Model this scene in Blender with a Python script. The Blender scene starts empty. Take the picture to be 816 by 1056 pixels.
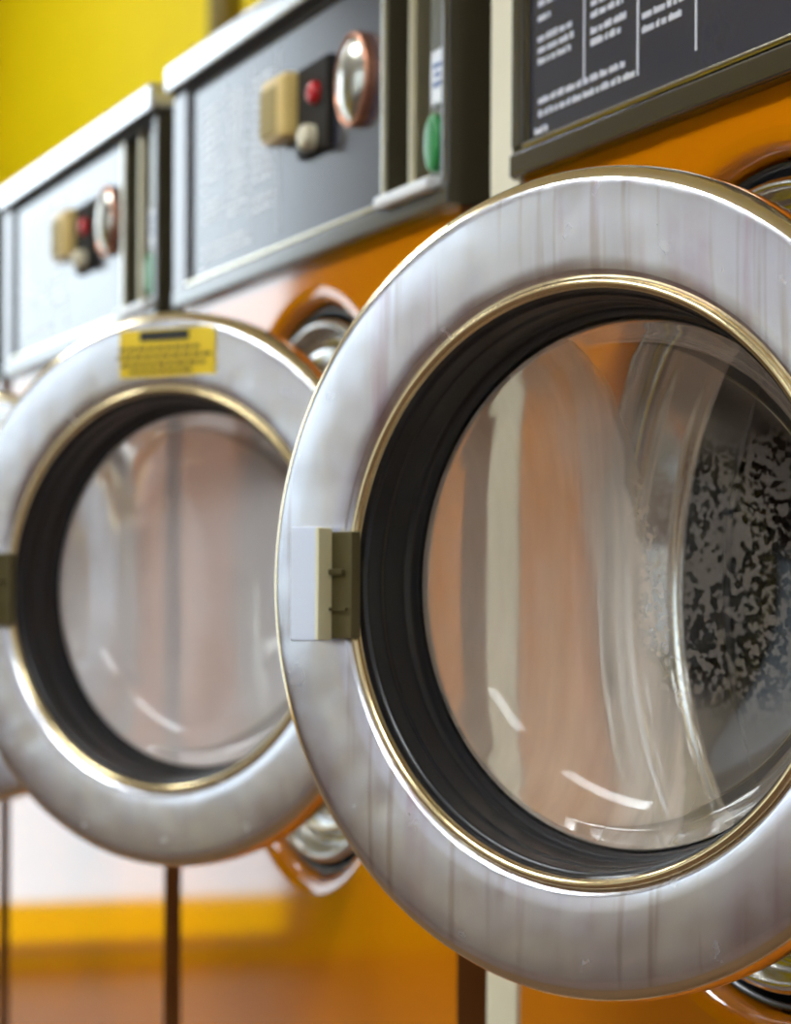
import bpy, bmesh, math, random
from mathutils import Vector, Matrix
random.seed(7)
sc = bpy.context.scene
col = sc.collection
PI = math.pi

# ------------------------------------------------------------------ frame of the place (metres)
H = 1.0                 # height of the door centres / camera above the floor
PITCH = 0.70            # spacing of the washers along the row
X1 = -1.5057            # left front corner of the nearest washer in view
W = 0.644               # width of one washer
RO, UC, ZC = 0.2130, 0.3400, 0.0105    # port in the front panel: radius, centre
R = 0.1985              # door radius
UH = 0.523              # hinge line, from the left edge of the washer
ORX, ORY = W/2, 0.36    # where a washer's origin sits within its plan
PLINTH = 0.12

# ------------------------------------------------------------------ materials
def mat(name, color=(.8,.8,.8), rough=.5, metal=0.0, spec=.5, coat=0.0, noise=None, bump=None, rvar=0.0):
    m = bpy.data.materials.new(name); m.use_nodes = True
    nt = m.node_tree; b = nt.nodes['Principled BSDF']
    b.inputs['Base Color'].default_value = (*color, 1)
    b.inputs['Roughness'].default_value = rough
    b.inputs['Metallic'].default_value = metal
    b.inputs['Specular IOR Level'].default_value = spec
    b.inputs['Coat Weight'].default_value = coat
    b.inputs['Coat Roughness'].default_value = .06
    tc = nt.nodes.new('ShaderNodeTexCoord')
    if noise:                                   # (scale, amount)
        n = nt.nodes.new('ShaderNodeTexNoise'); n.inputs['Scale'].default_value = noise[0]; n.inputs['Detail'].default_value = 5
        nt.links.new(tc.outputs['Object'], n.inputs['Vector'])
        mx = nt.nodes.new('ShaderNodeMix'); mx.data_type = 'RGBA'
        k = noise[1]
        mx.inputs[6].default_value = (*[c*(1-k) for c in color], 1)
        mx.inputs[7].default_value = (*[min(1, c*(1+k)) for c in color], 1)
        nt.links.new(n.outputs['Fac'], mx.inputs[0]); nt.links.new(mx.outputs[2], b.inputs['Base Color'])
        if rvar:
            mr = nt.nodes.new('ShaderNodeMapRange')
            mr.inputs['To Min'].default_value = max(0, rough-rvar); mr.inputs['To Max'].default_value = rough+rvar
            nt.links.new(n.outputs['Fac'], mr.inputs['Value']); nt.links.new(mr.outputs['Result'], b.inputs['Roughness'])
    if bump:                                    # (scale, strength)
        n2 = nt.nodes.new('ShaderNodeTexNoise'); n2.inputs['Scale'].default_value = bump[0]; n2.inputs['Detail'].default_value = 3
        nt.links.new(tc.outputs['Object'], n2.inputs['Vector'])
        bp = nt.nodes.new('ShaderNodeBump'); bp.inputs['Strength'].default_value = bump[1]; bp.inputs['Distance'].default_value = .01
        nt.links.new(n2.outputs['Fac'], bp.inputs['Height']); nt.links.new(bp.outputs['Normal'], b.inputs['Normal'])
    return m

def node(nt, kind, **kw):
    n = nt.nodes.new(kind)
    for k, v in kw.items(): setattr(n, k, v)
    return n
def math_(nt, op, a, b=None, clamp=False):
    n = nt.nodes.new('ShaderNodeMath'); n.operation = op; n.use_clamp = clamp
    for i, v in enumerate((a, b)):
        if v is None: continue
        if isinstance(v, (int, float)): n.inputs[i].default_value = v
        else: nt.links.new(v, n.inputs[i])
    return n.outputs[0]
def smooth(nt, v, lo, hi):
    n = nt.nodes.new('ShaderNodeMapRange'); n.interpolation_type = 'SMOOTHSTEP'
    n.inputs['From Min'].default_value = lo; n.inputs['From Max'].default_value = hi
    nt.links.new(v, n.inputs['Value']); return n.outputs['Result']
def mixc(nt, f, a, b):
    n = nt.nodes.new('ShaderNodeMix'); n.data_type = 'RGBA'
    for i, v in ((0, f), (6, a), (7, b)):
        if isinstance(v, (int, float)): n.inputs[i].default_value = v
        elif isinstance(v, tuple): n.inputs[i].default_value = (*v, 1)
        else: nt.links.new(v, n.inputs[i])
    return n.outputs[2]

M = {}
M['orange'] = mat('orange_enamel', (.56,.165,.001), .05, spec=.6, noise=(3,.04))
M['frame'] = mat('dark_bronze_frame', (.050,.041,.024), .15, .0, .75, noise=(60,.04))
M['frame_edge'] = mat('polished_champagne_edge', (.74,.68,.52), .16, 1.0)
M['plate'] = mat('slate_control_plate', (.042,.042,.053), .16, 0.0, .6, noise=(25,.12))
M['stile'] = mat('grey_satin_stile', (.20,.20,.22), .2, 0, .75)
M['cap'] = mat('brushed_aluminium_cap', (.80,.80,.82), .2, .9, noise=(40,.05))
M['text'] = mat('white_print', (.72,.72,.74), .16, spec=.6)
M['recess'] = mat('bronze_recess', (.09,.08,.035), .3, .5, noise=(40,.2))
M['brassbar'] = mat('champagne_metal', (.62,.54,.34), .3, .8)
M['cream'] = mat('cream_enamel', (.72,.65,.46), .35, noise=(30,.06))
M['white_enamel'] = mat('white_enamel', (.78,.79,.78), .3)
M['tan'] = mat('tan_plastic', (.36,.27,.10), .6, spec=.15)
M['knob'] = mat('ivory_gold_plastic', (.72,.51,.17), .35)
M['black'] = mat('black_plastic', (.012,.011,.010), .35)
M['black_matt'] = mat('matt_black_shade', (.018,.014,.010), .7, spec=.15)  # black for the pieces that stand in for shade
M['red'] = mat('red_plastic', (.5,.012,.015), .25)
M['copper'] = mat('copper_rim', (.72,.33,.20), .25, .9)
M['dial'] = mat('satin_dial_metal', (.66,.64,.56), .22, .95)
M['green'] = mat('green_plastic', (.02,.22,.05), .3)
M['label'] = mat('white_label', (.78,.80,.82), .4)
M['rubber'] = mat('black_rubber', (.012,.012,.014), .27, spec=.5, noise=(50,.2))
M['chrome'] = mat('polished_chrome', (.78,.77,.74), .12, 1.0, noise=(30,.05))
M['drum'] = mat('dark_steel_drum', (.055,.05,.047), .4, .7)
M['lip'] = mat('pale_brass_rim', (.86,.70,.40), .18, 1.0, noise=(40,.06))
M['edge'] = mat('gold_reflection_edge', (.95,.80,.52), .18, 1.0, noise=(40,.06))  # gold tint puts warm reflections into the steel's colour
M['handle'] = mat('satin_white_handle', (.70,.75,.86), .34, .1)
M['handle_side'] = mat('yellow_reflection_side', (.80,.76,.52), .35)  # yellow reflection on the handle's side, put into its colour
M['olive'] = mat('aged_bronze_latch', (.14,.115,.05), .35, .7)
M['yellow_sticker'] = mat('yellow_vinyl', (.80,.56,.015), .4)
M['ink'] = mat('black_ink', (.02,.018,.012), .5)
M['ink_brown'] = mat('faded_ink', (.20,.13,.01), .5)
M['wall_yellow'] = mat('yellow_wall_paint', (.78,.585,.0), .7, spec=.15, noise=(6,.04))
M['pipe'] = mat('mustard_pipe_paint', (.20,.135,.004), .5)
M['wall_pale'] = mat('pale_wall_paint', (.80,.83,.93), .7, noise=(4,.03))
M['ceiling'] = mat('ceiling_paint', (.82,.82,.84), .8, noise=(4,.02))
M['window_frame'] = mat('window_frame_paint', (.16,.16,.17), .4)

def ring_metal(name, stain):
    m = bpy.data.materials.new(name); m.use_nodes = True
    nt = m.node_tree; b = nt.nodes['Principled BSDF']; L = nt.links
    b.inputs['Metallic'].default_value = 1.0
    tc = node(nt, 'ShaderNodeTexCoord')
    mp = node(nt, 'ShaderNodeMapping'); mp.inputs['Scale'].default_value = (70, 6, 3.0)
    L.new(tc.outputs['Object'], mp.inputs['Vector'])
    st = node(nt, 'ShaderNodeTexNoise'); st.inputs['Scale'].default_value = 1.0; st.inputs['Detail'].default_value = 4
    L.new(mp.outputs[0], st.inputs['Vector'])
    bl = node(nt, 'ShaderNodeTexNoise'); bl.inputs['Scale'].default_value = 9; bl.inputs['Detail'].default_value = 6
    L.new(tc.outputs['Object'], bl.inputs['Vector'])
    streak = smooth(nt, st.outputs['Fac'], .50, .68)
    blot = smooth(nt, bl.outputs['Fac'], .42, .66)
    f1 = math_(nt, 'MULTIPLY', math_(nt, 'MULTIPLY', streak, blot), stain, True)
    c = mixc(nt, f1, (.90,.915,.97), (.60,.36,.47))
    st2 = node(nt, 'ShaderNodeTexNoise'); st2.inputs['Scale'].default_value = 1.7; st2.inputs['Detail'].default_value = 2
    L.new(mp.outputs[0], st2.inputs['Vector'])
    c = mixc(nt, math_(nt, 'MULTIPLY', smooth(nt, st2.outputs['Fac'], .54, .70), stain*.75, True), c, (.48,.37,.30))
    c = mixc(nt, math_(nt, 'MULTIPLY', blot, .45*stain), c, (.66,.60,.74))
    L.new(c, b.inputs['Base Color'])
    fine = node(nt, 'ShaderNodeTexNoise'); fine.inputs['Scale'].default_value = 55; fine.inputs['Detail'].default_value = 6
    L.new(tc.outputs['Object'], fine.inputs['Vector'])
    mr = node(nt, 'ShaderNodeMapRange'); mr.inputs['To Min'].default_value = .14; mr.inputs['To Max'].default_value = .34
    L.new(fine.outputs['Fac'], mr.inputs['Value']); L.new(mr.outputs['Result'], b.inputs['Roughness'])
    wob = node(nt, 'ShaderNodeTexNoise'); wob.inputs['Scale'].default_value = 14; wob.inputs['Detail'].default_value = 2
    L.new(tc.outputs['Object'], wob.inputs['Vector'])
    bp = node(nt, 'ShaderNodeBump'); bp.inputs['Strength'].default_value = .35; bp.inputs['Distance'].default_value = .006
    L.new(wob.outputs['Fac'], bp.inputs['Height']); L.new(bp.outputs['Normal'], b.inputs['Normal'])
    return m
M['ring_worn'] = ring_metal('stained_stainless_steel', .62)
M['ring_clean'] = ring_metal('stainless_steel', .15)

def glass_mat():
    m = bpy.data.materials.new('porthole_glass'); m.use_nodes = True
    b = m.node_tree.nodes['Principled BSDF']
    b.inputs['Base Color'].default_value = (.97,.98,.97,1); b.inputs['Roughness'].default_value = .0
    b.inputs['Transmission Weight'].default_value = 1; b.inputs['IOR'].default_value = 1.24
    return m
M['glass'] = glass_mat()

def film_mat(name, wet):
    """water film and condensation on the glass: a scattering layer with clear gaps"""
    m = bpy.data.materials.new(name); m.use_nodes = True
    nt = m.node_tree; L = nt.links
    for n in list(nt.nodes): nt.nodes.remove(n)
    out = node(nt, 'ShaderNodeOutputMaterial')
    tc = node(nt, 'ShaderNodeTexCoord'); sp = node(nt, 'ShaderNodeSeparateXYZ')
    L.new(tc.outputs['Object'], sp.inputs[0])
    gx = math_(nt, 'DIVIDE', math_(nt, 'ADD', sp.outputs[0], R), .126)
    gz = math_(nt, 'DIVIDE', sp.outputs[2], .126)
    soft = node(nt, 'ShaderNodeTexNoise'); soft.inputs['Scale'].default_value = 16; soft.inputs['Detail'].default_value = 4
    L.new(tc.outputs['Object'], soft.inputs['Vector'])
    wob = math_(nt, 'MULTIPLY', math_(nt, 'SUBTRACT', soft.outputs['Fac'], .5), .55)
    mp = node(nt, 'ShaderNodeMapping'); mp.inputs['Scale'].default_value = (70, 20, 9)
    L.new(tc.outputs['Object'], mp.inputs['Vector'])
    drip = node(nt, 'ShaderNodeTexNoise'); drip.inputs['Scale'].default_value = 1; drip.inputs['Detail'].default_value = 5
    L.new(mp.outputs[0], drip.inputs['Vector'])
    if wet:
        # slanting wiped band down the middle
        lean = math_(nt, 'ADD', gx, math_(nt, 'MULTIPLY', gz, .25))
        lw = math_(nt, 'ADD', lean, math_(nt, 'MULTIPLY', wob, .35))
        band = math_(nt, 'MULTIPLY', smooth(nt, lw, -.62, -.30), math_(nt, 'SUBTRACT', 1.0, smooth(nt, lw, -.10, -.04)))
        band = math_(nt, 'MULTIPLY', band, math_(nt, 'ADD', .72, math_(nt, 'MULTIPLY', smooth(nt, drip.outputs['Fac'], .35, .6), .28)))
        # beads on the right
        d1 = node(nt, 'ShaderNodeTexNoise'); d1.inputs['Scale'].default_value = 260; d1.inputs['Detail'].default_value = 2
        L.new(tc.outputs['Object'], d1.inputs['Vector'])
        d2 = node(nt, 'ShaderNodeTexNoise'); d2.inputs['Scale'].default_value = 30; d2.inputs['Detail'].default_value = 3
        L.new(tc.outputs['Object'], d2.inputs['Vector'])
        thr = math_(nt, 'ADD', d1.outputs['Fac'], math_(nt, 'MULTIPLY', math_(nt, 'SUBTRACT', d2.outputs['Fac'], .5), .35))
        bead = smooth(nt, thr, .465, .52)                        # 1 = bare glass between the beads
        reg = math_(nt, 'MULTIPLY', smooth(nt, math_(nt, 'ADD', gx, wob), -.16, .06),
              math_(nt, 'MULTIPLY', smooth(nt, math_(nt, 'ADD', gz, wob), -.58, -.28), math_(nt, 'SUBTRACT', 1.0, smooth(nt, math_(nt, 'ADD', gz, wob), .50, .72))))
        base = math_(nt, 'ADD', .56, math_(nt, 'MULTIPLY', smooth(nt, lean, -.2, .1), -.36))
        base = math_(nt, 'MULTIPLY', base, math_(nt, 'ADD', .6, math_(nt, 'MULTIPLY', drip.outputs['Fac'], .8)))
        f = math_(nt, 'MAXIMUM', base, math_(nt, 'MULTIPLY', band, .88))
        f = math_(nt, 'MULTIPLY', f, math_(nt, 'SUBTRACT', 1.0, math_(nt, 'MULTIPLY', math_(nt, 'MULTIPLY', reg, bead), 1.0)))
        colr = (.72,.61,.50)
    else:
        f = math_(nt, 'ADD', .70, math_(nt, 'MULTIPLY', wob, .5))
        colr = (.80,.74,.72)
    tr = node(nt, 'ShaderNodeBsdfTransparent'); df = node(nt, 'ShaderNodeBsdfDiffuse'); tl = node(nt, 'ShaderNodeBsdfTranslucent')
    df.inputs['Color'].default_value = (*colr, 1); tl.inputs['Color'].default_value = (*colr, 1)
    ms = node(nt, 'ShaderNodeMixShader'); ms.inputs[0].default_value = .35
    L.new(df.outputs[0], ms.inputs[1]); L.new(tl.outputs[0], ms.inputs[2])
    mx = node(nt, 'ShaderNodeMixShader'); L.new(f, mx.inputs[0]); L.new(tr.outputs[0], mx.inputs[1]); L.new(ms.outputs[0], mx.inputs[2])
    gl = node(nt, 'ShaderNodeBsdfGlossy'); gl.inputs['Roughness'].default_value = .04
    fr = node(nt, 'ShaderNodeFresnel'); fr.inputs['IOR'].default_value = 1.33
    m2 = node(nt, 'ShaderNodeMixShader'); L.new(math_(nt, 'MULTIPLY', fr.outputs[0], .45), m2.inputs[0]); L.new(mx.outputs[0], m2.inputs[1]); L.new(gl.outputs[0], m2.inputs[2])
    L.new(m2.outputs[0], out.inputs['Surface'])
    return m
M['film_wet'] = film_mat('beaded_water_film', True)
M['film_haze'] = film_mat('dry_haze_film', False)

def floor_mat():
    m = mat('floor_tile', (.28,.21,.18), .55, spec=.25, noise=(9,.12))
    nt = m.node_tree; b = nt.nodes['Principled BSDF']
    tc = node(nt, 'ShaderNodeTexCoord'); br = node(nt, 'ShaderNodeTexBrick')
    br.offset = 0; br.inputs['Scale'].default_value = 1; br.inputs['Brick Width'].default_value = .3; br.inputs['Row Height'].default_value = .3
    br.inputs['Mortar Size'].default_value = .004
    br.inputs['Color1'].default_value = (.10,.058,.036,1); br.inputs['Color2'].default_value = (.085,.05,.03,1); br.inputs['Mortar'].default_value = (.10,.08,.07,1)
    nt.links.new(tc.outputs['Object'], br.inputs['Vector']); nt.links.new(br.outputs['Color'], b.inputs['Base Color'])
    return m
M['floor'] = floor_mat()
def emit_mat(name, c, s):
    m = bpy.data.materials.new(name); m.use_nodes = True
    b = m.node_tree.nodes['Principled BSDF']
    b.inputs['Base Color'].default_value = (*c, 1)
    b.inputs['Emission Color'].default_value = (*c, 1); b.inputs['Emission Strength'].default_value = s
    return m
M['lamp'] = emit_mat('fill_lamp_diffuser', (.90,.96,1.0), 30.0)
M['neon'] = emit_mat('teal_neon', (.15,1,.80), 12)
def tint_pane(name, c):
    m = bpy.data.materials.new(name); m.use_nodes = True
    nt = m.node_tree
    for n in list(nt.nodes): nt.nodes.remove(n)
    o = node(nt, 'ShaderNodeOutputMaterial'); t = node(nt, 'ShaderNodeBsdfTransparent'); g = node(nt, 'ShaderNodeBsdfGlossy')
    t.inputs['Color'].default_value = (*c, 1); g.inputs['Roughness'].default_value = .02
    fr = node(nt, 'ShaderNodeFresnel'); fr.inputs['IOR'].default_value = 1.45
    mx = node(nt, 'ShaderNodeMixShader'); nt.links.new(fr.outputs[0], mx.inputs[0]); nt.links.new(t.outputs[0], mx.inputs[1]); nt.links.new(g.outputs[0], mx.inputs[2])
    nt.links.new(mx.outputs[0], o.inputs['Surface']); return m
M['pane'] = tint_pane('window_pane', (.96,.97,.97))
M['pane_dimming'] = tint_pane('dimming_pane', (.40,.405,.41))  # made-up tint, dims the daylight mirrored in the door rings
M['pane_yellow_reflection'] = tint_pane('yellow_reflection_pane', (.85,.42,.004))

# ------------------------------------------------------------------ mesh helpers
def bm_box(bm, lo, hi, bev=0.0, seg=2):
    r = bmesh.ops.create_cube(bm, size=1.0)
    vs = r['verts']
    for v in vs:
        v.co = Vector([(lo[i]+hi[i])/2 + v.co[i]*(hi[i]-lo[i]) for i in range(3)])
    if bev:
        es = {e for v in vs for e in v.link_edges}
        bmesh.ops.bevel(bm, geom=list(es), offset=bev, segments=seg, affect='EDGES', profile=.5)
def bm_lathe(bm, prof, n=128, c=(0,0,0), close=False):
    """prof: (radius, depth towards the viewer); axis -Y, centre c"""
    rows = []
    for r, d in prof:
        if r < 1e-6:
            rows.append([bm.verts.new((c[0], c[1]-d, c[2]))])
        else:
            rows.append([bm.verts.new((c[0]+r*math.cos(2*PI*k/n), c[1]-d, c[2]+r*math.sin(2*PI*k/n))) for k in range(n)])
    pairs = list(zip(rows, rows[1:]))
    if close: pairs.append((rows[-1], rows[0]))
    for a, b in pairs:
        for k in range(n):
            q = [a[k % len(a)], a[(k+1) % len(a)], b[(k+1) % len(b)], b[k % len(b)]]
            u = []
            for v in q:
                if v not in u: u.append(v)
            if len(u) > 2: bm.faces.new(u)
def fillet(pts, seg=5):
    """pts: (r, d, radius) -> profile with rounded corners"""
    out = []
    for i, p in enumerate(pts):
        rad = p[2] if len(p) > 2 else 0
        if not rad or i in (0, len(pts)-1): out.append((p[0], p[1])); continue
        P = Vector(p[:2]); A = Vector(pts[i-1][:2])-P; B = Vector(pts[i+1][:2])-P
        k = min(rad, A.length*.49, B.length*.49)
        a = P+A.normalized()*k; b = P+B.normalized()*k
        for s in range(seg+1):
            t = s/seg; q = a*(1-t)**2+P*2*t*(1-t)+b*t*t
            out.append((q.x, q.y))
    return out
def build(name, bm, material, parent=None, loc=(0,0,0), smooth_deg=35, weighted=True):
    bmesh.ops.remove_doubles(bm, verts=bm.verts, dist=1e-6)
    bmesh.ops.recalc_face_normals(bm, faces=bm.faces)
    me = bpy.data.meshes.new(name); bm.to_mesh(me); bm.free()
    for f in me.polygons: f.use_smooth = True
    me.set_sharp_from_angle(angle=math.radians(smooth_deg))
    for mm in (material if isinstance(material, (list, tuple)) else [material]): me.materials.append(mm)
    o = bpy.data.objects.new(name, me); col.objects.link(o)
    if weighted:
        wn = o.modifiers.new('weighted_normals', 'WEIGHTED_NORMAL'); wn.keep_sharp = True; wn.weight = 100
    if parent: o.parent = parent
    o.location = loc
    return o
def box(name, lo, hi, material, parent=None, bev=0.0, loc=(0,0,0)):
    bm = bmesh.new(); bm_box(bm, lo, hi, bev); return build(name, bm, material, parent, loc)
def tag(o, label, cat, group=None):
    o['label'] = label; o['category'] = cat
    if group: o['group'] = group
    return o
def struct(o): o['kind'] = 'structure'; return o

# ------------------------------------------------------------------ the washer
OFF = (-ORX, -ORY, -(PLINTH-H))     # washer-local (u, y, z from door height) -> origin at base centre
def P(o):                           # a part drawn in (u, y, z) is moved to the washer origin
    o.location = OFF; return o
ZB = PLINTH-H                       # base of the cabinet
ZT = .252                           # underside of the control box
washer = bpy.data.objects.new('washing_machine', None); col.objects.link(washer)

def front_panel(bm):
    lo, hi = (0.0, ZB), (W, ZT)
    angs = sorted(set([2*PI*k/144 for k in range(144)] + [math.atan2(z-ZC, u-UC) % (2*PI) for u in (lo[0], hi[0]) for z in (lo[1], hi[1])]))
    prof = [(RO+.012, 0), (RO+.010, 0), (RO+.004, -.0008), (RO, -.003), (RO-.0025, -.007), (RO-.004, -.014), (RO-.004, -.05)]
    def rect(a):
        c, s = math.cos(a), math.sin(a); t = 1e9
        if c > 1e-9: t = min(t, (hi[0]-UC)/c)
        if c < -1e-9: t = min(t, (lo[0]-UC)/c)
        if s > 1e-9: t = min(t, (hi[1]-ZC)/s)
        if s < -1e-9: t = min(t, (lo[1]-ZC)/s)
        return (UC+c*t, ZC+s*t)
    rings = []
    rings.append([bm.verts.new((rect(a)[0], 0.0, rect(a)[1])) for a in angs])
    for r, d in prof:
        rings.append([bm.verts.new((UC+r*math.cos(a), -d, ZC+r*math.sin(a))) for a in angs])
    n = len(angs)
    for a, b in zip(rings, rings[1:]):
        for k in range(n): bm.faces.new((a[k], a[(k+1) % n], b[(k+1) % n], b[k]))
    # sides, back and top of the cabinet
    D = .72; e = .0
    v = lambda u, y, z: bm.verts.new((u, y, z))
    for u in (0.0, W):
        bm.faces.new([v(u,e,ZB), v(u,D,ZB), v(u,D,ZT), v(u,e,ZT)])
    bm.faces.new([v(0,D,ZB), v(W,D,ZB), v(W,D,ZT), v(0,D,ZT)])
    bm.faces.new([v(0,e,ZT), v(W,e,ZT), v(W,D,ZT), v(0,D,ZT)])
    bm.faces.new([v(0,e,ZB), v(W,e,ZB), v(W,D,ZB), v(0,D,ZB)])
bm = bmesh.new(); front_panel(bm)
cab = P(build('cabinet', bm, [M['orange'], mat('shaded_side_brown', (.17,.05,.005), .5)], washer))  # brown puts the shade of the narrow gaps into the side colour
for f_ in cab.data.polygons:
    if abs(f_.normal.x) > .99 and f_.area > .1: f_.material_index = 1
for f_ in cab.data.polygons:
    if abs(f_.normal.y) > .9999 or f_.area > .02: f_.use_smooth = False

c0 = (UC, 0, ZC)
bm = bmesh.new()
bm_lathe(bm, fillet([(RO-.004,-.020), (RO-.0055,-.010,.002), (RO-.009,-.012,.002), (RO-.012,-.026,.003), (RO-.024,-.030,.003), (RO-.028,-.06)]), c=c0)
P(build('door_gasket', bm, M['rubber'], washer))
bm = bmesh.new()
bm_lathe(bm, fillet([(.2010,-.028), (.2005,-.008,.006), (.194,-.004,.006), (.190,-.020,.005), (.184,-.024,.004), (.180,-.010,.008), (.166,-.012,.010), (.158,-.032,.006), (.152,-.034,.004), (.150,-.06)]), c=c0)
P(build('tub_rim', bm, M['chrome'], washer))
bm = bmesh.new()
bm_lathe(bm, fillet([(.151,-.055), (.170,-.075,.01), (.205,-.085,.01), (.205,-.36,.03), (.06,-.38,.02), (.05,-.36,.01), (0,-.355)]), c=c0)
P(build('drum', bm, M['drum'], washer))

# control box: frame with the plate window and the coin recess
Y0 = -.008
ZP0, ZP1 = ZT+.0175, .427            # plate window
UP0, UP1 = .045, .524
UR0, UR1 = .531, .632               # coin recess
ZTOP = .434
def plate_with_holes(bm, u0, u1, z0, z1, y, holes, depth, sides_to):
    us = sorted({u0, u1, *[h[0] for h in holes], *[h[1] for h in holes]})
    zs = sorted({z0, z1, *[h[2] for h in holes], *[h[3] for h in holes]})
    for a, b in zip(us, us[1:]):
        for c, d in zip(zs, zs[1:]):
            m_ = ((a+b)/2, (c+d)/2)
            if any(h[0] < m_[0] < h[1] and h[2] < m_[1] < h[3] for h in holes): continue
            bm.faces.new([bm.verts.new(q) for q in ((a,y,c), (b,y,c), (b,y,d), (a,y,d))])
    for h in holes:
        q = [(h[0],h[2]), (h[1],h[2]), (h[1],h[3]), (h[0],h[3])]
        ins = .003
        for k in range(4):
            A, B = q[k], q[(k+1) % 4]
            bm.faces.new([bm.verts.new(w) for w in ((A[0],y,A[1]), (B[0],y,B[1]), (B[0],y+h[4],B[1]), (A[0],y+h[4],A[1]))])
    q = [(u0,z0), (u1,z0), (u1,z1), (u0,z1)]
    for k in range(4):
        A, B = q[k], q[(k+1) % 4]
        bm.faces.new([bm.verts.new(w) for w in ((A[0],y,A[1]), (B[0],y,B[1]), (B[0],sides_to,B[1]), (A[0],sides_to,A[1]))])
    bm.faces.new([bm.verts.new(w) for w in ((u0,sides_to,z0), (u1,sides_to,z0), (u1,sides_to,z1), (u0,sides_to,z1))])
def frame_bm(u0, up0):
    bm = bmesh.new()
    plate_with_holes(bm, u0, W+.004, ZT, ZTOP, Y0, [(up0,UP1,ZP0,ZP1,.005), (UR0,UR1,ZP0,ZP1,.045)], .0, .33)
    return bm
def moulding_bm(up0):       # thin bright line under the plate and beside the coin recess
    bm = bmesh.new()
    bm_box(bm, (up0-.004, Y0-.0025, ZP0-.0025), (UP1+.003, Y0+.003, ZP0+.001), .001)
    bm_box(bm, (UP1, Y0-.0025, ZP0-.002), (UR0-.001, Y0+.004, ZP1), .001)
    return bm
def rail_bm(u0):            # rounded lower rail
    bm = bmesh.new(); bm_box(bm, (u0+.001, Y0-.003, ZT+.0005), (W+.003, Y0+.004, ZP0-.0030), .0018, 3); return bm
def plate_bm(up0):
    bm = bmesh.new(); bm_box(bm, (up0, Y0+.0015, ZP0), (UP1, Y0+.02, ZP1)); return bm
P(build('control_box', frame_bm(0, UP0), M['frame'], washer))
P(build('lower_moulding', moulding_bm(UP0), M['frame_edge'], washer))
P(build('lower_rail', rail_bm(0), M['frame'], washer))
bm = bmesh.new(); bm_box(bm, (.002, Y0-.0025, ZT+.003), (UP0-.002, Y0+.003, ZTOP-.002), .002)
left_stile = P(build('side_stile', bm, M['stile'], washer))
bm = bmesh.new(); bm_box(bm, (UR1+.003, Y0-.0025, ZT+.003), (W+.003, Y0+.003, ZTOP-.002), .002)
P(build('side_stile', bm, M['frame'], washer))
P(build('control_plate', plate_bm(UP0), M['plate'], washer))
P(box('cap_gap_shade', (.0, Y0-.0015, ZP1+.001), (W+.003, Y0+.02, ZTOP+.003), M['black_matt'], washer))  # black strip drawn as the shaded gap under the cap
P(box('top_cap', (-.002, Y0-.010, ZTOP+.002), (W+.006, .34, ZTOP+.025), M['cap'], washer, .003))

# printed instructions: rows of tiny unreadable marks, and three column rules
def words(bm, u0, u1, z, h=.0042):
    u = u0
    while u < u1:
        n = random.choice((2,3,4,5,6,7)); 
        for _ in range(n):
            if u > u1: break
            w = random.choice((.0012,.0016,.0020))
            zz = random.choice((0, 0, .0008))
            bm_box(bm, (u, Y0+.0011, z), (min(u+w, u1+.002), Y0+.0018, z+h*.75+zz))
            u += w+.0006
        u += .0022
bm = bmesh.new()
PT = .075
cols = [(.082,.134), (.156,.203), (.222,.276)]
rows = ([(.3545,1), (.347,.9), (.3385,.35), (.3265,.95), (.320,1), (.3135,.95)] + [(.362+.007*k, .9) for k in range(7)],
        [(.3385,1), (.332,1), (.3255,.95), (.3165,1), (.310,.85)] + [(.347+.007*k, .95) for k in range(9)],
        [(.3115,1), (.304,.95)] + [(.327+.007*k, .95) for k in range(12)])
for (a, b), rr in zip(cols, rows):
    for z, f in rr: words(bm, a, a+(b-a)*f-random.random()*.004, z)
words(bm, .083, .200, .2905); words(bm, .083, .212, .2830); words(bm, .078, .096, .2735)
for u, z0 in ((.147,.2944), (.2166,.2827), (.2855,.2828)):
    bm_box(bm, (u-.0008, Y0+.0011, z0), (u+.0010, Y0+.0018, .418))
P(build('printed_text', bm, M['text'], washer))
# selector: black plate as painted shade, ivory block with tan insert, red and ivory buttons
P(box('selector_shade', (.345, Y0-.004, .325), (.415, Y0+.004, .392), M['black_matt'], washer, .003))
sel = P(box('selector_block', (.288, Y0-.015, .343), (.345, Y0+.004, .392), M['knob'], washer, .006))
bm = bmesh.new(); bm_box(bm, (.291, Y0-.0163, .347), (.332, Y0-.011, .384), .003)
build('selector_insert', bm, M['tan'], sel)
def button(name, u, z, r, h, m_):
    bm = bmesh.new(); bm_lathe(bm, fillet([(r, -.004), (r, h, r*.5), (0, h+.001)]), 32, (u, Y0, z)); return P(build(name, bm, m_, washer))
button('red_button', .392, .367, .0085, .010, M['red'])
button('ivory_button', .384, .336, .0095, .014, M['cream'])
bm = bmesh.new()
bm_lathe(bm, fillet([(.033,-.003), (.033,.005,.002), (.0305,.006,.0015), (.029,.003)]), 64, (.468, Y0, .3625))
dial = P(build('dial_rim', bm, M['copper'], washer))
bm = bmesh.new()
bm_lathe(bm, [(.0295,.001), (.029,.0035), (.025,.0065), (.018,.009), (.008,.0105), (0,.0108)], 64, (.468, Y0, .3625))
build('dial_face', bm, M['dial'], dial)

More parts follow.
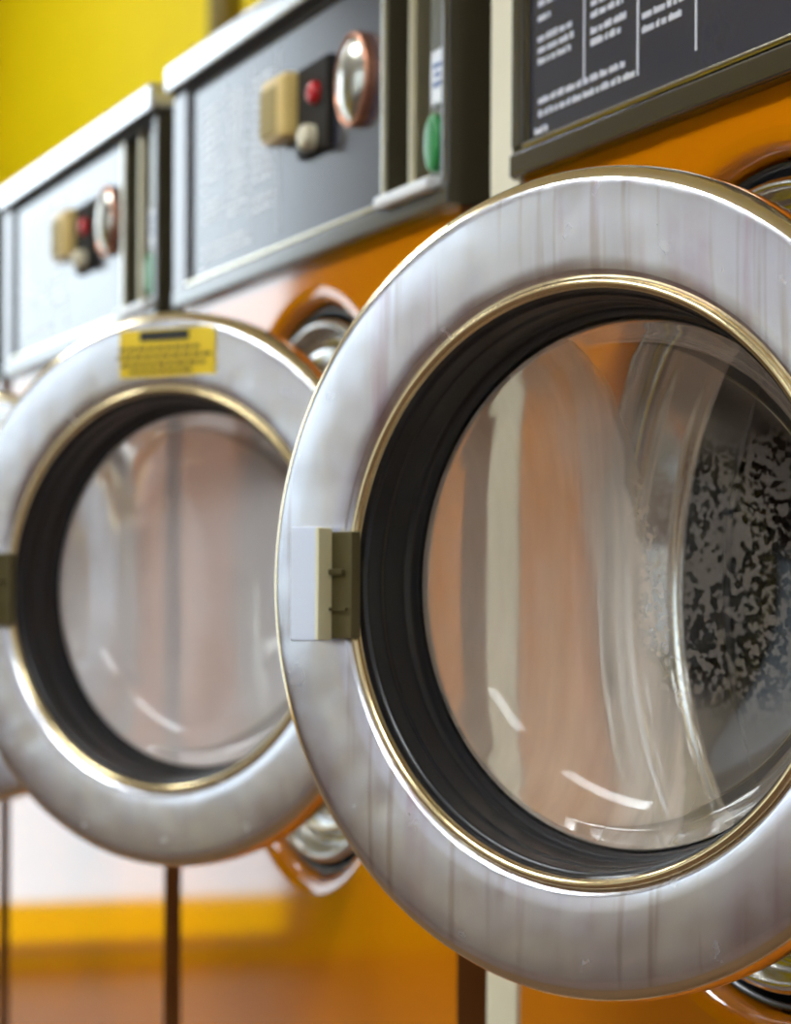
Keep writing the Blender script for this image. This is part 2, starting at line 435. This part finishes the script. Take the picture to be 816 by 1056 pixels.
# coin recess: back, bar, labels, bright lip
P(box('coin_recess', (UR0-.002, Y0+.035, ZP0-.002), (UR1+.002, Y0+.05, ZP1+.002), M['recess'], washer))
P(box('coin_rail', (.558, Y0+.004, ZP0), (.570, Y0+.036, ZP1), M['brassbar'], washer, .002))
P(box('price_label', (.607, Y0+.0015, .320), (.629, Y0+.0045, .355), M['label'], washer, .003))
bm = bmesh.new()
for k, (a, b) in enumerate(((.612,.626), (.615,.624), (.612,.626))):
    bm_box(bm, (a, Y0+.0010, .331+k*.006), (b, Y0+.0018, .334+k*.006))
P(build('label_print', bm, mat('blue_print', (.10,.16,.34), .5), washer))
P(box('coin_return_plate', (.599, Y0+.004, ZP0), (.632, Y0+.037, ZP1), M['recess'], washer, .002))
bm = bmesh.new()
bm_lathe(bm, fillet([(.0125,-.005), (.0125,.001,.003), (0,.002)]), 32, (.612, Y0, .296))
for v in bm.verts: v.co.z = .296+(v.co.z-.296)*1.5
P(build('green_lens', bm, M['green'], washer))
P(box('coin_lip', (.528, Y0-.010, ZP0-.006), (.629, Y0+.01, ZP0+.003), M['white_enamel'], washer, .003))
# hinge on the cabinet
bm = bmesh.new(); bm_box(bm, (UH+.004, -.012, -.055), (UH+.062, .004, .075), .003); bm_box(bm, (UH-.003, -.010, -.03), (UH+.012, .004, .05), .003)
P(build('hinge_plate', bm, M['chrome'], washer))

# ------------------------------------------------------------------ the door (origin on the hinge line, disc centre at x = -R)
dc = (-R, 0, 0)
ring = [(.136,-.050), (.190,-.036,.004), (R-.0015,-.030,.004), (R,-.018,.002), (R,-.0105), (R-.0006,-.0072), (R-.0022,-.0040), (R-.0045,-.0018), (R-.0068,-.0006)]
face = [(R-.0068,-.0006), (.1902,.0000), (.187,.0004), (.178,.0007), (.167,.0006), (.156,.0001), (.149,-.0005), (.1465,-.0018), (.1450,-.0035)]
lip  = [(.1450,-.0040), (.1443,-.0012,.0014), (.1424,-.0002,.0014), (.1402,-.0014,.0014), (.1395,-.006)]
gask = [(.1402,-.003), (.1385,-.0075,.002), (.1368,-.0085,.002), (.1364,-.018,.002), (.1350,-.020,.002), (.1346,-.034,.002), (.1322,-.0365,.0015), (.1305,-.040,.0015), (.1290,-.047)]
bowl_o = [(.1290,-.042), (.1282,-.046,.002), (.1200,-.060,.010), (.104,-.071,.018), (.07,-.078,.02), (0,-.081)]
T = .004
bowl_i = [(0,-.081-T), (.071,-.078-T,.02), (.1065,-.0745,.018), (.1235,-.062,.010), (.1325,-.047,.002), (.1325,-.042)]
film_prof = fillet([(.1291,-.0435), (.1287,-.047,.002)]+bowl_o[2:], 8)
def make_door(ringm, filmm, ang, z_extra=0):
    bm = bmesh.new(); bm_lathe(bm, face, 160, dc)
    d = build('door', bm, ringm, washer)
    d.location = (OFF[0]+UH, OFF[1], OFF[2]+ZC+z_extra); d.rotation_euler.z = ang
    bm = bmesh.new(); bm_lathe(bm, fillet(ring), 160, dc); build('outer_rim', bm, M['edge'], d)
    bm = bmesh.new(); bm_lathe(bm, fillet(lip), 160, dc); build('inner_lip', bm, M['lip'], d)
    bm = bmesh.new(); bm_lathe(bm, fillet(gask), 160, dc); build('porthole_gasket', bm, M['rubber'], d)
    bm = bmesh.new(); bm_lathe(bm, fillet(bowl_o, 8)+fillet(bowl_i, 8), 160, dc, close=True); build('porthole_glass', bm, M['glass'], d, smooth_deg=60)
    bm = bmesh.new(); bm_lathe(bm, [(r-.0007, q+.0008) for r, q in film_prof], 160, dc)
    f = build('water_film', bm, filmm, d); f['kind'] = 'stuff'
    # pull handle and latch at the free edge
    xl = -2*R
    bm = bmesh.new(); bm_box(bm, (xl+0.0318, -.0175, -.0290), (xl+0.0493, -.0065, .0290), .0012)
    hd = build('handle', bm, M['handle'], d)
    bm = bmesh.new(); bm_box(bm, (xl+0.0478, -.0172, -.0285), (xl+0.0508, -.0060, .0285), .001)
    e = build('handle_edge', bm, M['handle_side'], d)
    bm = bmesh.new(); bm_box(bm, (xl+0.0393, -.0066, -.0275), (xl+0.0638, .0005, .0265), .0008)
    bm_box(bm, (xl+0.0453, -.0095, .0045), (xl+0.0593, -.005, .0075), .0008); bm_box(bm, (xl+0.0453, -.009, -.0135), (xl+0.0613, -.005, -.0120))
    build('latch', bm, M['olive'], d)
    return d

door = make_door(M['ring_worn'], M['film_wet'], .532)

def copy_tree(o, parent=None):
    c = o.copy(); col.objects.link(c)
    if parent: c.parent = parent
    for ch in list(o.children): copy_tree(ch, c)
    return c
def place(o, i, dz=0): o.location = (X1-PITCH*i+ORX, ORY, PLINTH+dz)
washers = [washer]
for i in (1, 2, 3):
    w_ = copy_tree(washer); washers.append(w_)
for i, w_ in enumerate(washers): place(w_, i, -.004 if i == 2 else 0)
def door_of(w_): return [c for c in w_.children if c.name.startswith('door') and 'gasket' not in c.name][0]
for w_, a in zip(washers[1:], (.645, .645, .60)):
    d = door_of(w_); d.rotation_euler.z = a
    d.data = d.data.copy(); d.data.materials[0] = M['ring_clean']
    for ch in d.children:
        if ch.name.startswith('water_film'):
            ch.data = ch.data.copy(); ch.data.materials[0] = M['film_haze']
# what only the nearest one has: a narrower control box and a cream strip down its left edge
def swap(o, bm, material):
    t = build('swap', bm, material); me = t.data; bpy.data.objects.remove(t); me.name = o.name; o.data = me
for ch in washer.children:
    k = ch.name.split('.')[0]
    if k == 'control_box': swap(ch, frame_bm(.0475, .071), M['frame'])
    elif k == 'lower_moulding': swap(ch, moulding_bm(.071), M['frame_edge'])
    elif k == 'lower_rail': swap(ch, rail_bm(.0475), M['frame'])
    elif k == 'control_plate': swap(ch, plate_bm(.071), M['plate'])
    elif ch is left_stile:
        bm = bmesh.new(); bm_box(bm, (.049, Y0-.002, ZP0), (.0645, Y0+.003, ZTOP-.002), .0015); swap(ch, bm, M['frame'])
P(box('edge_strip', (-.001, -.003, ZB), (.0465, .02, .46), M['cream'], washer, .002))
# what only the second one has: the yellow warning sticker on its door ring
d2 = door_of(washers[1])
def ring_d(r):
    for (r0, d0), (r1, d1) in zip(face, face[1:]):
        if r1 <= r <= r0: return d0+(d1-d0)*(r0-r)/(r0-r1)
    return face[-1][1]
def sticker(bm, x0, x1, z0, z1, lift, nx=24, nz=8):
    g = [[None]*(nx+1) for _ in range(nz+1)]
    for j in range(nz+1):
        for i in range(nx+1):
            x = x0+(x1-x0)*i/nx; z = z0+(z1-z0)*j/nz
            g[j][i] = bm.verts.new((x-R, -(ring_d(math.hypot(x, z))+lift), z))
    for j in range(nz):
        for i in range(nx): bm.faces.new((g[j][i], g[j][i+1], g[j+1][i+1], g[j+1][i]))
bm = bmesh.new(); sticker(bm, -.036, .050, .1515, .1855, .0008)
stk = build('warning_sticker', bm, M['yellow_sticker'], d2)
stk['label'] = 'yellow sticker with black heading bar and lines of print'
bm = bmesh.new(); sticker(bm, -.017, .027, .1770, .1840, .0014, 12, 3); build('sticker_heading', bm, M['ink'], d2)
bm = bmesh.new()
for z, a, b in ((.1715,-.036,.038), (.1660,-.038,.047), (.1605,-.034,.043), (.1555,-.026,.030)):
    x = a
    while x < b:
        l = random.uniform(.004,.009); sticker(bm, x, min(x+l, b), z-.0014, z+.0014, .0014, 2, 1); x += l+.0016
build('sticker_print', bm, M['ink_brown'], d2)

tag(washers[0], 'nearest orange washer with big open door, beaded wet porthole and cream strip on left edge', 'washing machine', 'row of orange washers')
tag(washers[1], 'middle orange washer whose open steel door wears a yellow sticker', 'washing machine', 'row of orange washers')
tag(washers[2], 'orange washer left of the middle one, pale control panel against the yellow wall', 'washing machine', 'row of orange washers')
tag(washers[3], 'farthest orange washer, only a sliver at the left edge of the photo', 'washing machine', 'row of orange washers')

# ------------------------------------------------------------------ the room
XL, XR, YF, YB, ZH = -7.2, 2.6, -4.6, .80, 2.9
def wall_with_holes(name, axis, at, a0, a1, z0, z1, holes, material, thick):
    """axis 'x': wall in plane x=at spanning y a0..a1; 'y': plane y=at spanning x"""
    bm = bmesh.new()
    us = sorted({a0, a1, *[h[0] for h in holes], *[h[1] for h in holes]}); zs = sorted({z0, z1, *[h[2] for h in holes], *[h[3] for h in holes]})
    for a, b in zip(us, us[1:]):
        for c, d in zip(zs, zs[1:]):
            m_ = ((a+b)/2, (c+d)/2)
            if any(h[0] < m_[0] < h[1] and h[2] < m_[1] < h[3] for h in holes): continue
            lo = (min(at, at+thick), a, c) if axis == 'x' else (a, min(at, at+thick), c)
            hi = (max(at, at+thick), b, d) if axis == 'x' else (b, max(at, at+thick), d)
            bm_box(bm, lo, hi)
    return struct(build(name, bm, material))
struct(box('floor', (XL-.1, YF-.1, -.1), (XR+.1, YB+.1, 0), M['floor']))
struct(box('ceiling', (XL-.1, YF-.1, ZH), (XR+.1, YB+.1, ZH+.1), M['ceiling']))
struct(box('wall_back', (XL-.1, YB, 0), (XR+.1, YB+.12, ZH), M['wall_yellow']))
WL = (-1.78, -.30, .03, 2.8)
wall_with_holes('wall_left', 'x', XL, YF, YB, 0, ZH, [WL], M['wall_yellow'], -.12)
WF = (-5.2, -2.0, .93, 2.5)
WG = (-.4, 1.6, 1.2, 2.5)
wall_with_holes('wall_front', 'y', YF, XL-.1, XR+.1, 0, ZH, [WF], M['wall_pale'], -.12)
struct(box('wall_right', (XR, YF, 0), (XR+.12, YB, ZH), M['wall_pale']))
struct(box('trim_1', (X1-PITCH*4-.3, -.02, 0), (XR-.02, YB-.02, PLINTH), mat('plinth_concrete', (.30,.28,.27), .7, noise=(20,.15))))
def window(name, axis, at, w, mull, material, yellow_to=None):
    f = .05
    bm = bmesh.new()
    def bar(a, b, c, d):
        if axis == 'x': bm_box(bm, (at-.09, a, c), (at-.03, b, d))
        else: bm_box(bm, (a, at-.09, c), (b, at-.03, d))
    bar(w[0], w[1], w[2], w[2]+.03); bar(w[0], w[1], w[3]-f, w[3]); bar(w[0], w[0]+f, w[2], w[3]); bar(w[1]-f, w[1], w[2], w[3])
    for m_ in mull: bar(m_-f/2, m_+f/2, w[2], w[3])
    o = struct(build(name, bm, M['window_frame']))
    def pane(nm, z0, z1, mm):
        bm = bmesh.new()
        q = [(w[0],z0), (w[1],z0), (w[1],z1), (w[0],z1)]
        bm.faces.new([bm.verts.new((at-.06, a, z) if axis == 'x' else (a, at-.06, z)) for a, z in q])
        build(nm, bm, mm, o)
    zz = w[2] if yellow_to is None else yellow_to
    pane('window_pane', zz, w[3], material)
    if yellow_to is not None: pane('yellow_reflection_strip', w[2], yellow_to, M['pane_yellow_reflection'])  # yellow strip added to mirror a yellow band in the orange panels
window('window_1', 'x', XL, WL, [], M['pane'], .175)
window('window_2', 'y', YF, WF, [-3.5], M['pane_dimming'])
struct(box('brown_reflection_trim', (XL+.001, YF-.001, .001), (XR-.001, YF+.025, .90), mat('brown_reflection_panel', (.17,.105,.085), .5, noise=(3,.2))))  # unseen brown panel, added to darken what the lower ring reflects
struct(box('cream_reflection_trim', (-1.95, YF+.0, .0), (-1.60, YF+.12, ZH-.001), M['cream']))  # unseen pilaster, added so the door ring reflects cream
# mustard pipe on the yellow back wall
bm = bmesh.new()
bmesh.ops.create_cone(bm, cap_ends=True, segments=32, radius1=.031, radius2=.031, depth=ZH-.02)
for z in (-.9, .3, 1.2): bm_box(bm, (-.037, -.02, z), (.037, .10, z+.03))
pp = build('wall_pipe', bm, M['pipe']); pp.location = (-4.45, YB-.10, ZH/2)
tag(pp, 'mustard painted vertical pipe on the yellow wall behind the washers', 'pipe')
# unseen ceiling lamps, added to fill the room and brighten the yellow wall
def lamp(x, y, lx, ly, label):
    e = bpy.data.objects.new('ceiling_fill_lamp', None); col.objects.link(e); e.location = (x, y, ZH)
    box('fill_lamp_housing', (-lx/2-.03, -ly/2-.03, -.05), (lx/2+.03, ly/2+.03, 0), M['window_frame'], e)
    box('fill_lamp_diffuser', (-lx/2, -ly/2, -.065), (lx/2, ly/2, -.045), M['lamp'], e, .004)
    tag(e, label, 'ceiling lamp', 'added fill lamps')
lamp(-3.6, -1.6, 1.2, .5, 'added white ceiling fill lamp over the aisle before the farther washers')
lamp(-1.2, -1.9, 1.2, .5, 'added white ceiling fill lamp over the aisle before the nearest washer')
lamp(-5.6, -.1, 2.2, .12, 'long white ceiling lamp added to brighten the yellow back wall')
lamp(.9, -1.9, 1.2, .5, 'added white ceiling fill lamp over the aisle right of the camera')

# ------------------------------------------------------------------ daylight
wd = bpy.data.worlds.new('World'); sc.world = wd; wd.use_nodes = True
bg = wd.node_tree.nodes['Background']; wt = wd.node_tree
tcw = node(wt, 'ShaderNodeTexCoord'); spw = node(wt, 'ShaderNodeSeparateXYZ'); wt.links.new(tcw.outputs['Generated'], spw.inputs[0])
skyc = mixc(wt, smooth(wt, spw.outputs[2], .03, .16), (.54,.62,.67), (.84,.95,1.04))     # pale street below, bright sky above
wt.links.new(skyc, bg.inputs['Color']); bg.inputs['Strength'].default_value = 4.4

# ------------------------------------------------------------------ camera
TH, CD, F = .3525, .617, 2748.45
cam = bpy.data.cameras.new('Camera'); co = bpy.data.objects.new('Camera', cam); col.objects.link(co)
co.location = (0, -CD, H)
fwd = Vector((-math.cos(TH), math.sin(TH), 0)); rt = Vector((math.sin(TH), math.cos(TH), 0)); up = Vector((0,0,1))
roll = .0048
rt2 = rt*math.cos(roll)+up*math.sin(roll); up2 = up*math.cos(roll)-rt*math.sin(roll)
mx = Matrix((rt2, up2, -fwd)).transposed().to_4x4(); mx.translation = co.location
co.matrix_world = mx
cam.sensor_fit = 'VERTICAL'; cam.sensor_height = 24; cam.lens = 24*F/1056
cam.shift_x = 0; cam.shift_y = (623.9-528)/1056
cam.clip_start = .02
cam.dof.use_dof = True; cam.dof.focus_distance = 1.20; cam.dof.aperture_fstop = cam.lens/10.0
sc.camera = co

sc.view_settings.view_transform = 'Standard'; sc.view_settings.look = 'None'
sc.view_settings.exposure = 0; sc.view_settings.gamma = 1; sc.view_settings.use_curve_mapping = False
sc.cycles.max_bounces = 14; sc.cycles.transmission_bounces = 12; sc.cycles.transparent_max_bounces = 16; sc.cycles.glossy_bounces = 8
sc.cycles.use_denoising = True
sc.cycles.sample_clamp_indirect = 6
